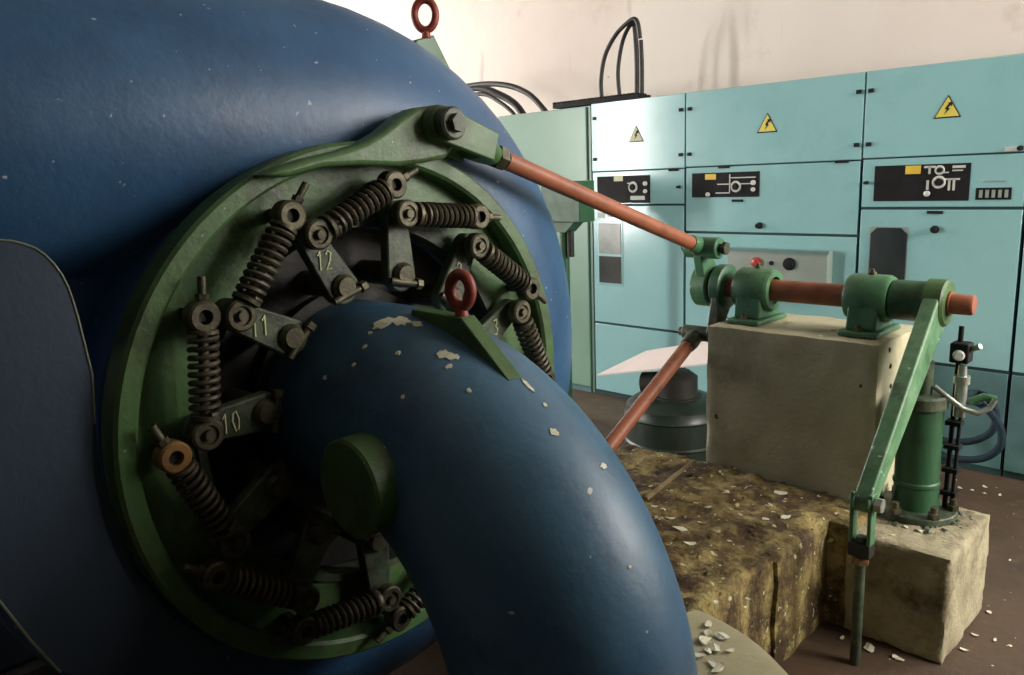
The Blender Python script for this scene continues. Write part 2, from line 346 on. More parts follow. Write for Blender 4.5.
# lifting eye on the casing
def eye_bolt(parent, c, up, side, R, r, m='redeye', name='lifting_eye', sq=1.35):
    up = Vector(up).normalized(); side = Vector(side).normalized(); c = Vector(c)
    p = [c + up*(R*sq*math.sin(a)) + side*(R*math.cos(a)) for a in [2*PI*i/32 for i in range(32)]]
    o = MB().tube(p, r, 12, closed=True); o.cyl(c-up*(R*sq+r*2.0), c-up*(R*sq-r*0.2), r*1.3, r*0.9, 12)
    return o.build(name, m, parent)
e0 = on(425, 15, 'x', -2.08)
eye_bolt(casing, e0, (0, 0, 1), (0.75, 0.66, 0), 0.034, 0.0125)
q = lambda x, y: on(x, y, 'x', -2.08)
MB().prism([q(415, 40)+Vector((-.03,0,0)), q(433, 35)+Vector((-.03,0,0)), q(449, 68)+Vector((-.03,0,0)), q(449, 110)+Vector((-.03,0,0)), q(412, 110)+Vector((-.03,0,0))], (0.035, 0, 0)).build('lifting_lug', 'dullgreen', casing, bevel=0.004)

# ------------------------------------------------------------------ regulating ring
ring = thing('regulating_ring', (CX, CY, CZ-0.67), 'big round green regulating ring with an ear, framing the spring linkages', 'regulating ring')
MB().lathe((CX, CY, CZ), (1, 0, 0), [(-0.055, 0.676), (0.012, 0.676), (0.02, 0.668), (0.02, 0.634), (0.012, 0.626), (-0.05, 0.622), (-0.055, 0.622)], 96, closed=True).build('rim', 'green', ring)
MB().lathe((CX, CY, CZ), (1, 0, 0), [(-0.060, 0.635), (-0.036, 0.635), (-0.036, 0.475), (-0.060, 0.475)], 96, closed=True).build('web', 'green', ring)
MB().lathe((CX, CY, CZ), (1, 0, 0), [(-0.10, 0.485), (-0.028, 0.485), (-0.028, 0.465), (-0.10, 0.465)], 96, closed=True).build('inner_lip', 'gdark', ring)
XE = -1.61
ear = [(262,176),(285,166),(310,158),(340,151),(365,143),(385,131),(402,117),(417,108),(436,105),(452,112),(461,127),(458,143),(447,158),(425,163),(400,166),(360,165),(325,167),(290,177)]
MB().prism([on(x, y, 'x', XE) for x, y in ear], (-0.07, 0, 0)).build('ear', 'green', ring, bevel=0.012, seg=3)
PU = on(437, 125, 'x', XE); PU = Vector((-1.645, PU.y, PU.z))
MB().lathe((0, PU.y, PU.z), (1, 0, 0), [(-1.70, 0.05), (-1.595, 0.05), (-1.588, 0.045)], 32).build('boss', 'green', ring)
# lower ear, mostly behind the elbow
PLO = Vector((-1.645, 1.60, 0.285))
dv = (PLO-Vector((-1.645, CY, CZ))).normalized(); tv = Vector((0, -dv.z, dv.y)); b0 = Vector((XE, CY, CZ))
MB().prism([b0+dv*0.64+tv*0.16, b0+dv*0.64-tv*0.16, b0+dv*0.76-tv*0.06, b0+dv*0.83-tv*0.02, b0+dv*0.83+tv*0.02, b0+dv*0.76+tv*0.06], (-0.07, 0, 0)).build('ear', 'green', ring, bevel=0.01)

# ------------------------------------------------------------------ guide vane linkages
LY, LZ = 1.188, 0.916
RL, RE, RP = 0.510, 0.580, 0.355
def strokes(ch):
    return {'0': [[(0,.5),(.1,.9),(.35,1),(.55,.6),(.45,.1),(.2,0),(0,.5)]], '1': [[(.1,.75),(.35,1),(.3,0)]],
            '2': [[(0,.8),(.2,1),(.5,.85),(.4,.5),(0,0),(.55,.05)]], '3': [[(0,.9),(.35,1),(.45,.75),(.2,.55),(.5,.35),(.35,0),(0,.1)]]}[ch]
def link_mesh():
    """local frame: x out of the ring, y tangential, z radial; origin at the vane pivot"""
    D = {}
    ly, dL = -RL*math.sin(math.radians(4.1)), RL*math.cos(math.radians(4.1))-RP
    # lever: tapering plate with round ends
    a = [(0.046*math.cos(math.radians(t)), 0.046*math.sin(math.radians(t))) for t in range(180, 361, 15)]
    b = [(ly+0.034*math.cos(math.radians(t)), dL+0.034*math.sin(math.radians(t))) for t in range(0, 181, 15)]
    D['lever'] = ('gdark', MB().prism([(-0.03, y, z) for y, z in a+b], (0.034, 0, 0)), 0.005)
    D['vane_stem'] = ('steel', MB().lathe((0, 0, 0), (1, 0, 0), [(-0.19, 0.032), (0.012, 0.032), (0.018, 0.027), (0.024, 0.024)], 24), 0)
    D['clamp_bolt'] = ('steel', MB().cyl((0.016, -0.045, -0.02), (0.016, 0.045, -0.02), 0.009, n=10).hexa((0.016, 0.038, -0.02), (0, 1, 0), 0.015, 0.016), 0)
    g = math.radians(-21.8); ey, ez = -RE*math.sin(g), RE*math.cos(g)-RP       # eye on the ring, 28 degrees clockwise
    E = Vector((0.035, ey, ez)); Lp = Vector((0.035, ly, dL)); d = (E-Lp).normalized()
    D['lever_eye'] = ('steel', MB().lathe(Lp, (1, 0, 0), [(-0.05, 0.020), (-0.012, 0.020), (-0.012, 0.036), (0.014, 0.036), (0.019, 0.031), (0.019, 0.022), (0.013, 0.020), (0.013, 0.012), (0.026, 0.011)], 28), 0)
    rg = MB().lathe(E, (1, 0, 0), [(-0.022, 0.016), (-0.022, 0.035), (0.012, 0.035), (0.017, 0.030), (0.017, 0.016)], 28, closed=True)
    D['ring_eye'] = ('steel', rg, 0)
    D['eye_pin'] = ('pit', MB().lathe(E, (1, 0, 0), [(-0.10, 0.0155), (0.002, 0.0155)], 4), 0)
    s0 = Lp + d*0.045; s1 = E - d*0.038; L = (s1-s0).length; u = Vector((1, 0, 0)); w = d.cross(u)
    turns = 9.5; k = int(turns*14)
    hp = [s0 + d*(L*i/k) + (u*math.cos(2*PI*turns*i/k) + w*math.sin(2*PI*turns*i/k))*0.028 for i in range(k+1)]
    D['spring'] = ('spring', MB().tube(hp, 0.0062, 6), 0)
    D['spring_rod'] = ('steel', MB().cyl(Lp+d*0.03, E-d*0.03, 0.011, n=12), 0)
    D['spring_seat'] = ('steel', MB().cyl(s0-d*0.012, s0-d*0.002, 0.032, n=20), 0)
    D['spring_collar'] = ('steel', MB().cyl(s1+d*0.002, s1+d*0.01, 0.032, n=20), 0)
    D['stud'] = ('steel', MB().cyl(E+d*0.03, E+d*0.085, 0.009, n=10).hexa(E+d*0.036, d, 0.014, 0.012), 0)
    return D
LM = link_mesh(); proto = None
NUM = {0: '1', 1: '2', 2: '3', 9: '10', 10: '11', 11: '12'}
LBL = {11: 'spring linkage whose lever is chalked 12, top of the green ring', 10: 'spring linkage whose lever is chalked 11, upper left in the green ring',
       9: 'spring linkage whose lever is chalked 10, left side of the green ring', 1: 'spring linkage whose lever is chalked 2, right behind the red lifting eye',
       0: 'spring linkage with bare hanging lever, between those chalked 12 and 2', 2: 'spring linkage low on the right of the green ring, next below the one chalked 2',
       8: 'dim spring linkage with rust orange eye at the lower left of the green ring', 7: 'almost black spring linkage at the bottom left of the green ring, below the rusty eye',
       6: 'dark spring linkage at the very bottom of the green ring', 5: 'dark spring linkage at the ring bottom, half covered by the blue elbow',
       4: 'hidden spring linkage behind the blue elbow, lower right of the ring', 3: 'hidden spring linkage behind the blue elbow, right of the ring'}
for k in [0, 1, 2, 5, 6, 7, 8, 9, 10, 11]:      # the other two stand wholly behind the elbow
    ang = 78.1 - 30*k; a = math.radians(ang)
    loc = (CX+0.018, LY+RP*math.cos(a), LZ+RP*math.sin(a))
    if proto is None:
        t = thing('spring_linkage', loc, LBL[k], 'linkage', 'guide vane spring linkages inside the green ring'); proto = t
        for nm, (m, mb, bv) in LM.items(): mb.build(nm, m, t, bevel=bv, local=True)
    else:
        t = dup(proto); t.location = loc; t['label'] = LBL[k]
    t.rotation_euler = (a-PI/2, 0, 0)
    if k == 8:
        for ch in t.children:
            if ch.name.startswith('ring_eye'):
                ch.data = ch.data.copy(); ch.data.materials[0] = M['brass']
LINKS = [o for o in bpy.data.objects if o.name.startswith('spring_linkage')]
for k, txt in NUM.items():
    if k == 0: continue
    ang = 75-30*k; t = [o for o in LINKS if o['label'] == LBL[k]][0]
    mb = MB(); h = 0.046
    back = -t.rotation_euler[0]
    for i, ch in enumerate(txt):
        for st in strokes(ch):
            pts = []
            for sx, sy in st:
                yy = (sx*0.6 + i*0.55 - 0.27*len(txt))*h; zz = (sy-0.5)*h
                y2 = yy*math.cos(back) - zz*math.sin(back); z2 = yy*math.sin(back) + zz*math.cos(back)
                pts.append((0.0055, y2-0.02, 0.08+z2))
            mb.tube(pts, 0.0023, 5)
    mb.build('chalk_number', 'chalk', t, local=True)

# ------------------------------------------------------------------ draft tube elbow
elbow = thing('draft_tube_elbow', (ELX, ELY, 0.0), 'fat blue grey elbow pipe bending down to the floor in front of the ring', 'pipe elbow')
bx = ELX-ELB; bz = ELZ-ELB
path = [(-1.86, ELY, ELZ), (-1.74, ELY, ELZ)] + [(bx + ELB*math.sin(math.radians(a)), ELY, bz + ELB*math.cos(math.radians(a))) for a in np.linspace(0, 90, 31)] + [(ELX, ELY, 0.2), (ELX, ELY, 0.02)]
MB().tube(path, ELR, 64).build('elbow_pipe', 'elbow', elbow)
MB().lathe((0, ELY, ELZ), (1, 0, 0), [(-1.83, ELR), (-1.83, 0.30), (-1.795, 0.30), (-1.795, ELR)], 64, closed=True).build('flange', 'pit', elbow)
# lifting gusset and eye
def el_surf(a, th, off=0.0):
    """a: bend angle deg, th: 0 = outer crown, +90 = far side (+y)"""
    a = math.radians(a); th = math.radians(th)
    rad_ = Vector((math.sin(a), 0, math.cos(a))); c = Vector((bx, ELY, bz)) + rad_*ELB
    n = rad_*math.cos(th) + Vector((0, 1, 0))*math.sin(th)
    return c + n*(ELR+off), n
g = [el_surf(8, 0, -.02)[0], el_surf(16, 0, -.02)[0], el_surf(24, 0, -.02)[0], el_surf(31, 0, 0.0)[0]]
ap = el_surf(18, 0, 0.045)[0]
gp = [g[0], g[1], g[2], g[3], ap+Vector((0.018, 0, 0.0)), ap+Vector((-0.022, 0, 0.0)), el_surf(8, 0, 0.012)[0]]
MB().prism([p+Vector((0, -0.022, 0)) for p in gp], (0, 0.044, 0)).build('lifting_gusset', 'green', elbow, bevel=0.003)
eye_bolt(elbow, ap+Vector((-0.002, 0, 0.058)), (0, 0, 1), (0.95, 0.3, 0), 0.027, 0.0135)
# inspection stub on the near side
st0 = on(347, 490, 'y', 0.865)
MB().lathe(st0, (0, 1, 0), [(0.0, 0.104), (0.006, 0.110), (0.05, 0.110), (0.16, 0.112)], 48).build('inspection_stub', 'green', elbow)
# patches of bare primer on the elbow
def patch(px, py, sx, sy, seed, name='bare_patch'):
    rnd = random.Random(seed)
    d = (CF + CR*((px-512)/FPX) - CU*((py-337.5)/FPX)).normalized()
    # march to the elbow
    best = None; t = 0.8
    while t < 3.5:
        p = CC + d*t; v = p - Vector((bx, ELY, bz)); a = math.degrees(math.atan2(v.x, v.z)); rr = math.hypot(v.x, v.z)
        if a < 0: dd = math.hypot(p.y-ELY, p.z-ELZ)
        elif a > 90: dd = math.hypot(p.y-ELY, p.x-ELX)
        else: dd = math.hypot(p.y-ELY, rr-ELB)
        if dd < ELR: best = p; break
        t += 0.002
    if best is None: return
    v = best - Vector((bx, ELY, bz)); a = math.degrees(math.atan2(v.x, v.z)); rr = math.hypot(v.x, v.z)
    th = math.degrees(math.atan2(best.y-ELY, rr-ELB)) if 0 <= a <= 90 else None
    n = 18; out = []
    for i in range(n):
        f = 2*PI*i/n; r_ = 0.65+0.55*rnd.random(); out.append((sx*r_*math.cos(f), sy*r_*math.sin(f)))
    def S(da, dt, off):
        if th is None: return None
        return el_surf(a + math.degrees(da/(ELB+ELR*math.cos(math.radians(th)))), th + math.degrees(dt/ELR), off)[0]
    if th is None:
        if a < 0:
            th0 = math.atan2(best.y-ELY, best.z-ELZ)
            S = lambda da, dt, off: Vector((best.x+da, ELY+(ELR+off)*math.sin(th0+dt/ELR), ELZ+(ELR+off)*math.cos(th0+dt/ELR)))
        else:
            th0 = math.atan2(best.y-ELY, best.x-ELX)
            S = lambda da, dt, off: Vector((ELX+(ELR+off)*math.cos(th0+dt/ELR), ELY+(ELR+off)*math.sin(th0+dt/ELR), best.z-da))
    mb = MB(); R = []
    for sc_, of in ((1.0, -0.001), (0.97, 0.0016), (0.5, 0.0018), (0.05, 0.0018)):
        R.append([S(x*sc_, y*sc_, of) for x, y in out])
    mb.rings(R, cap=False); mb.build(name, 'chip', elbow)
for i, (x, y, sx, sy) in enumerate([(383,323,.02,.03),(400,321,.03,.022),(417,324,.016,.012),(447,355,.020,.013),(441,355,.012,.012),(454,357,.012,.010),(449,367,.006,.010),(398,353,.008,.008),(365,347,.006,.008),
    (528,386,.026,.006),(556,434,.007,.007),(603,466,.007,.012),(469,391,.006,.006),(370,333,.007,.005),(354,365,.005,.006),(325,378,.006,.006),(403,397,.005,.005),(553,432,.010,.009),(545,405,.007,.005),(629,567,.004,.005)]):
    patch(x, y, sx, sy, i)

# ------------------------------------------------------------------ rods to the ring
def push_rod(A, B, label, fork, em, er):
    """A at the ring ear, B at the rocker arm"""
    A = Vector(A); B = Vector(B); d = (B-A).normalized(); up = Vector((1, 0, 0)).cross(d).normalized()
    t = thing('push_rod', (A+B)/2, label, 'rod', 'red push rods between ring and rocker shaft')
    MB().cyl(A+d*(fork+0.04), B-d*0.03, 0.0265, n=24).build('rod', 'red', t)
    hx = 0.062
    for s in (-1, 1):
        x0 = s*hx; pl = []
        for a_ in range(90, 271, 15): pl.append(A + d*(0.045*math.cos(math.radians(a_))) + up*(0.045*math.sin(math.radians(a_))))
        pl += [A+d*(fork*0.74)-up*0.038, A+d*(fork*0.74)+up*0.038]
        MB().prism([p+Vector((x0-0.011, 0, 0)) for p in pl], (0.022, 0, 0)).build('fork_cheek', 'green', t, bevel=0.004)
    sh = MB(); R = []
    for u_, w_, h_ in ((0.66, hx+0.009, 0.036), (0.80, hx*0.9, 0.036), (0.93, 0.038, 0.032), (1.0, 0.03, 0.028)):
        c = A + d*(fork*u_); R.append([c+Vector((w_*math.cos(f)*(1 if abs(math.cos(f)) < .5 else 1), 0, 0))+up*(h_*math.sin(f)) for f in [2*PI*i/20+PI/20 for i in range(20)]])
    sh.rings(R); sh.build('fork_shank', 'green', t)
    MB().hexa(A+d*(fork*0.99), d, 0.036, 0.032).cyl(A+d*(fork+0.02), A+d*(fork+0.05), 0.022, n=16).build('lock_nut', 'steel', t)
    MB().lathe((0, A.y, A.z), (1, 0, 0), [(A.x-0.10, 0.024), (A.x+0.078, 0.024), (A.x+0.078, 0.042), (A.x+0.10, 0.042), (A.x+0.106, 0.036)], 28).hexa((A.x+0.10, A.y, A.z), (1, 0, 0), 0.024, 0.024).build('fork_pin', 'gdark', t)
    # end eye on the rocker
    MB().lathe(B, d, [(-0.085, 0.030), (-0.06, 0.034), (-0.02, min(0.036, er+0.002))], 24).build('end_socket', em, t)
    MB().cyl(B-Vector((0.06, 0, 0)), B+Vector((0.085, 0, 0)), er, n=28).build('end_eye', em, t, bevel=0.005)
    return t
SY, SZ = 2.80, 1.047
BU = Vector((-1.665, 2.735, 1.205)); BL = Vector((-1.665, 2.715, 0.865))
push_rod(PU, BU, 'upper red push rod running from the ring ear to the rocker shaft', 0.255, 'ggreen', 0.042)
push_rod(PLO, BL, 'lower red push rod slanting down behind the blue elbow', 0.19, 'gdark', 0.030)

# ------------------------------------------------------------------ rocker shaft
sh = thing('rocker_shaft', (-1.25, SY, SZ), 'horizontal red shaft with green rocker hub across the concrete block', 'shaft')
MB().cyl((-1.715, SY, SZ), (-0.775, SY, SZ), 0.041, n=32).build('shaft_bar', 'red', sh)
MB().lathe((0, SY, SZ), (1, 0, 0), [(-0.79, 0.033), (-0.715, 0.033), (-0.708, 0.028)], 28).build('shaft_end', 'red', sh)
MB().lathe((-1.665, SY, SZ), (1, 0, 0), [(-0.045, 0.076), (-0.038, 0.084), (0.022, 0.084), (0.028, 0.078)], 36).build('rocker_hub', 'ggreen', sh)
MB().lathe((-1.592, SY, SZ), (1, 0, 0), [(-0.03, 0.082), (-0.024, 0.088), (0.012, 0.088), (0.018, 0.08)], 36).build('rocker_hub', 'dullgreen', sh)
MB().lathe((-1.63, SY, SZ), (1, 0, 0), [(-0.02, 0.066), (0.02, 0.066)], 32).build('hub_spacer', 'pit', sh)
def arm(x0, x1, A, B, wa, wb, name, parent, m='ggreen', bev=0.006):
    """flat arm in the yz plane from A to B (y, z)"""
    A = Vector((0, A[0], A[1])); B = Vector((0, B[0], B[1])); d = (B-A).normalized(); ang = math.atan2(d.z, d.y); p = []
    for i in range(13):
        f = ang + PI/2 + PI*i/12; p.append(A + Vector((0, wa*math.cos(f), wa*math.sin(f))))
    for i in range(13):
        f = ang - PI/2 + PI*i/12; p.append(B + Vector((0, wb*math.cos(f), wb*math.sin(f))))
    return MB().prism([Vector((x0, q.y, q.z)) for q in p], (x1-x0, 0, 0)).build(name, m, parent, bevel=bev)
arm(-1.685, -1.645, (SY, SZ), (BU.y, BU.z), 0.06, 0.036, 'rocker_arm', sh)
arm(-1.61, -1.58, (SY, SZ), (BL.y, BL.z), 0.07, 0.034, 'rocker_arm', sh, 'gdark')
for B_ in (BU, BL):
    MB().cyl((-1.745, B_.y, B_.z), (-1.56, B_.y, B_.z), 0.018, n=16).hexa((-1.565, B_.y, B_.z), (1, 0, 0), 0.026, 0.014).build('rocker_pin', 'steel', sh)
MB().lathe((0, SY, SZ), (1, 0, 0), [(-0.955, 0.068), (-0.84, 0.068)], 36).build('sleeve', 'dullgreen', sh, bevel=0.004)

def bearing(x, label):
    t = thing('bearing_pedestal', (x, SY, 0.922), label, 'bearing', 'green bearing pedestals on the concrete block')
    w = 0.06
    MB().lathe((0, SY, SZ), (1, 0, 0), [(x-w-0.012, 0.052), (x-w-0.012, 0.075), (x-w, 0.082), (x+w, 0.082), (x+w+0.012, 0.075), (x+w+0.012, 0.052)], 40, closed=True).build('bearing_housing', 'ggreen', t)
    MB().prism([(x-w*0.85, SY-0.075, SZ), (x-w*0.85, SY+0.075, SZ), (x-w*0.85, SY+0.088, 0.942), (x-w*0.85, SY-0.088, 0.942)], (w*1.7, 0, 0)).build('pedestal_web', 'ggreen', t, bevel=0.008)
    MB().box((x-0.066, SY-0.118, 0.924), (x+0.066, SY+0.118, 0.944)).build('foot_plate', 'ggreen', t, bevel=0.006)
    for s in (-1, 1):
        MB().hexa((x, SY+s*0.102, 0.944), (0, 0, 1), 0.014, 0.012).cyl((x, SY+s*0.102, 0.95), (x, SY+s*0.102, 0.968), 0.008, n=12).build('anchor_bolt', 'steel', t)
    MB().lathe((x, SY, SZ+0.078), (0, 0, 1), [(0, 0.014), (0.012, 0.014), (0.012, 0.008), (0.022, 0.008)], 14).build('grease_nipple', 'steel', t)
bearing(-1.455, 'green bearing pedestal beside the rocker hub and the upper red rod')
bearing(-1.03, 'green bearing pedestal beside the long slanting green lever')

# ------------------------------------------------------------------ long lever and its pull rod
lv = thing('crank_lever', (-0.81, 2.5, 0.8), 'long slanting green crank lever on the shaft end', 'lever')
arm(-0.842, -0.792, (SY, SZ), (2.255, 0.53), 0.070, 0.030, 'lever_plate', lv, 'worngreen')
MB().lathe((0, SY, SZ), (1, 0, 0), [(-0.845, 0.078), (-0.79, 0.078), (-0.782, 0.070)], 36).build('lever_hub', 'green', lv)
MB().lathe((0, 2.255, 0.53), (1, 0, 0), [(-0.86, 0.014), (-0.77, 0.014)], 14).hexa((-0.785, 2.255, 0.53), (1, 0, 0), 0.022, 0.02).build('lever_pin', 'chrome', lv)
pr = thing('pull_rod', (-0.82, 2.255, 0.0), 'thin dark green upright pull rod hanging from the slanting lever', 'rod')
MB().cyl((-0.82, 2.255, 0.0), (-0.82, 2.255, 0.42), 0.0155, n=16).build('rod', 'gdark', pr)
for s in (-1, 1):
    MB().box((-0.82+s*0.026-0.006, 2.235, 0.40), (-0.82+s*0.026+0.006, 2.275, 0.56)).build('fork_cheek', 'ggreen', pr, bevel=0.003)
MB().box((-0.852, 2.232, 0.36), (-0.788, 2.278, 0.405)).build('fork_block', 'pit', pr, bevel=0.004)
MB().hexa((-0.82, 2.255, 0.335), (0, 0, 1), 0.026, 0.024).build('lock_nut', 'brass', pr)

# ------------------------------------------------------------------ upright cylinder on the plinth
cy = thing('servo_cylinder', (-0.815, 2.70, 0.35), 'green upright cylinder bolted to the small concrete plinth', 'cylinder')
q0 = Vector((-0.815, 2.70, 0.35))
MB().lathe(q0, (0, 0, 1), [(0.0, 0.088), (0.022, 0.088), (0.022, 0.072), (0.06, 0.068), (0.10, 0.068), (0.105, 0.072), (0.115, 0.072), (0.12, 0.068), (0.37, 0.068)], 40).build('barrel', 'dullgreen', cy)
MB().lathe(q0, (0, 0, 1), [(0.37, 0.078), (0.405, 0.078), (0.412, 0.07)], 40).build('top_flange', 'gdark', cy)
MB().lathe(q0, (0, 0, 1), [(0.405, 0.03), (0.52, 0.03), (0.525, 0.018), (0.62, 0.018)], 24).build('piston_rod', 'gdark', cy)
for i in range(6):
    a = 2*PI*i/6+0.3; c_ = q0+Vector((0.112*math.cos(a), 0.112*math.sin(a), 0))
    MB().hexa(c_+Vector((0, 0, 0.024)), (0, 0, 1), 0.02, 0.018).cyl(c_+Vector((0, 0, 0.0)), c_+Vector((0, 0, 0.062)), 0.011, n=12).build('flange_bolt', 'steel', cy)
MB().lathe(q0, (0, 0, 1), [(0.0, 0.128), (0.024, 0.128)], 32).build('base_flange', 'gdark', cy, bevel=0.004)
# feedback rod with limit switch beside the cylinder
fr = thing('feedback_rod', (-0.735, 2.72, 0.35), 'thin black upright feedback rod with a white button switch right of the green cylinder', 'rod')
MB().cyl((-0.735, 2.74, 0.36), (-0.735, 2.78, 0.98), 0.008, n=10).build('rod', 'black', fr)
MB().cyl((-0.712, 2.73, 0.36), (-0.712, 2.76, 0.75), 0.006, n=10).build('rod', 'black', fr)
for z in (0.42, 0.50, 0.58, 0.66): MB().box((-0.748, 2.725, z), (-0.702, 2.765, z+0.014)).build('clip', 'black', fr)
MB().box((-0.755, 2.74, 0.865), (-0.70, 2.80, 0.93)).build('switch_body', 'black', fr, bevel=0.005)
MB().lathe((-0.728, 2.742, 0.893), (0.4, -1, 0), [(0, 0.017), (0.012, 0.017), (0.016, 0.012)], 20).build('switch_button', 'ink', fr)
MB().cyl((-0.70, 2.77, 0.91), (-0.672, 2.76, 0.925), 0.009, n=10).build('cable_gland', 'chrome', fr)
vb = thing('pipe_valve', (-0.70, 2.75, 0.70), 'small dull zinc pipe fitting with a bent handle, at the hose ends', 'valve')
MB().lathe((-0.715, 2.75, 0.74), (0, 0, 1), [(-0.05, 0.018), (0.06, 0.018), (0.06, 0.024), (0.085, 0.024), (0.085, 0.014), (0.12, 0.012)], 16).build('valve_body', 'chrome', vb)
MB().tube([(-0.78, 2.70, 0.79), (-0.745, 2.70, 0.765), (-0.70, 2.72, 0.725), (-0.66, 2.74, 0.712), (-0.632, 2.76, 0.73), (-0.622, 2.77, 0.757)], 0.009, 10).build('handle', 'chrome', vb)
MB().tube([(-0.69, 2.76, 0.74), (-0.655, 2.78, 0.758), (-0.622, 2.785, 0.752)], 0.013, 12).build('hose_tail', 'ggreen', vb)

# ------------------------------------------------------------------ cabinets
YF = 4.2
def lamp_panel_items(parent, items):
    """flat print and small fittings on a black mimic panel; coordinates x, z on the front"""
    for it in items:
        k = it[0]
        if k == 'line':
            x0, z0, x1, z1, w = it[1:]
            if abs(x1-x0) > abs(z1-z0): MB().box((x0, YF-0.0235, z0-w), (x1, YF-0.0205, z0+w)).build('mimic_line', 'ink', parent, smooth=False)
            else: MB().box((x0-w, YF-0.0235, z0), (x0+w, YF-0.0205, z1)).build('mimic_line', 'ink', parent, smooth=False)
        elif k == 'ring':
            x, z, R, r = it[1:]; p = [(x+R*math.cos(a), YF-0.023, z+R*math.sin(a)) for a in [2*PI*i/24 for i in range(24)]]
            MB().tube(p, r, 6, closed=True).build('dial_ring', 'ink', parent)
            MB().lathe((x, YF-0.02, z), (0, -1, 0), [(0, R*0.6), (0.02, R*0.55)], 16).build('dial_knob', 'black', parent)
        elif k == 'dot':
            x, z, R = it[1:]; MB().lathe((x, YF-0.02, z), (0, -1, 0), [(0, R), (0.010, R), (0.014, R*0.7)], 20).build('signal_lamp', 'ink', parent)
        elif k == 'tag':
            x0, x1, z0, z1, m = it[1:]; MB().box((x0, YF-0.024, z0), (x1, YF-0.0205, z1)).build('name_plate', m, parent, smooth=False)
def warning(parent, x, z, s, m):
    h = s*0.87
    def tri(k, y0, th): return MB().prism([(x-s/2*k, y0, z-h*0.42*k), (x+s/2*k, y0, z-h*0.42*k), (x, y0, z+h*0.58*k)], (0, -th, 0))
    w = tri(1.0, YF-0.018, 0.002).build('warning_sign', 'black', parent, smooth=False)
    tri(0.86, YF-0.020, 0.0012).build('sign_face', m, w, smooth=False)
    b_ = [(-.10,.10),(.02,.22),(.10,.20),(.16,.26),(.18,.06),(.10,.10),(-.04,-.02),(.04,-.06),(-.14,-.24),(-.10,-.06),(-.02,-.02)]
    b_ = [(-.12,-.22),(-.02,-.02),(-.10,.0),(.04,.20),(.0,.24),(.17,.26),(.15,.08),(.10,.14),(.02,.04),(.08,.0)]
    MB().prism([(x+p*s, YF-0.0214, z+(r-0.02)*s) for p, r in b_], (0, -0.0012, 0)).build('lightning_mark', 'black', w, smooth=False)
def panel(parent, name, x0, x1, z0, z1, m='cab', g=0.006, th=0.018):
    gx = gz = g
    if name == 'upper_door': gx = gz = 0.0022
    if name == 'control_panel': gz = 0.004
    return MB().box((x0+gx, YF-th, z0+gz), (x1-gx, YF, z1-gz)).build(name, m, parent, bevel=0.003)
def hinge(parent, x, z):
    MB().box((x-0.012, YF-0.026, z-0.010), (x+0.012, YF-0.017, z+0.010)).build('hinge', 'black', parent, smooth=False)
def lock(parent, x, z, r=0.013):
    MB().lathe((x, YF-0.017, z), (0, -1, 0), [(0, r*1.2), (0.006, r*1.2), (0.006, r), (0.03, r*0.9), (0.034, r*0.6)], 18).build('lock_knob', 'black', parent)
def slot(parent, x, z): MB().box((x-0.035, YF-0.024, z-0.007), (x+0.035, YF-0.017, z+0.007)).build('pull_slot', 'black', parent, smooth=False)
def cabinet(x0, x1, label, m='gap', top=1.955):
    t = thing('switch_cabinet', ((x0+x1)/2, YF+0.3, 0), label, 'cabinet', 'row of turquoise switch cabinets')
    MB().box((x0+0.001, YF-0.001, 0.0), (x1-0.001, YF+0.62, top)).build('body', m, t, smooth=False)
    return t
# plain end cabinet
c0 = cabinet(-4.25, -3.392, 'plain sage green end cabinet without fittings behind the blue casing', 'cabplain', 1.945)
MB().box((-4.245, YF-0.018, 0.04), (-3.42, YF, 1.94)).build('door', 'cabplain', c0, bevel=0.003)
MB().box((-4.245, YF-0.012, 0.0), (-3.42, YF, 0.036)).build('kick_plate', 'kick', c0, smooth=False)
# first cabinet
c1 = cabinet(-3.388, -2.662, 'narrow turquoise cabinet with a bright window reflection and a tall meter window')
u = panel(c1, 'upper_door', -3.375, -2.662, 1.52, 1.955); warning(u, -3.015, 1.735, 0.115, 'warnpale')
for z in (1.86, 1.60): hinge(u, -3.345, z); hinge(u, -2.69, z)
slot(u, -2.74, 1.512)
mp_ = panel(c1, 'control_panel', -3.375, -2.662, 1.305, 1.52)
MB().box((-3.33, YF-0.0205, 1.316), (-2.912, YF-0.017, 1.488)).build('mimic_board', 'black', mp_, smooth=False)
lamp_panel_items(mp_, [('tag', -3.19, -3.12, 1.455, 1.485, 'warnpale'), ('ring', -3.04, 1.415, 0.028, 0.008), ('dot', -2.945, 1.435, 0.014), ('dot', -2.945, 1.388, 0.013), ('tag', -3.06, -2.95, 1.335, 1.36, 'grey'), ('line', -3.085, 1.44, -3.02, 1.44, 0.003)])
lock(mp_, -2.70, 1.41, 0.008)
d = panel(c1, 'lower_door', -3.375, -2.662, 0.512, 1.303)
MB().box((-3.335, YF-0.022, 0.775), (-3.125, YF-0.017, 1.20)).build('meter_frame', 'cab', d, bevel=0.003)
MB().box((-3.32, YF-0.026, 0.985), (-3.14, YF-0.0215, 1.185)).build('meter_glass', 'glassg', d, smooth=False)
MB().box((-3.32, YF-0.026, 0.79), (-3.14, YF-0.0215, 0.968)).build('meter_glass', 'glass', d, smooth=False)
MB().box((-3.33, YF-0.020, 1.22), (-3.27, YF-0.017, 1.255)).build('name_plate', 'grey', d, smooth=False); MB().box((-3.25, YF-0.020, 1.225), (-3.19, YF-0.017, 1.26)).build('name_plate', 'grey', d, smooth=False)
panel(c1, 'base_panel', -3.375, -2.662, 0.03, 0.508)
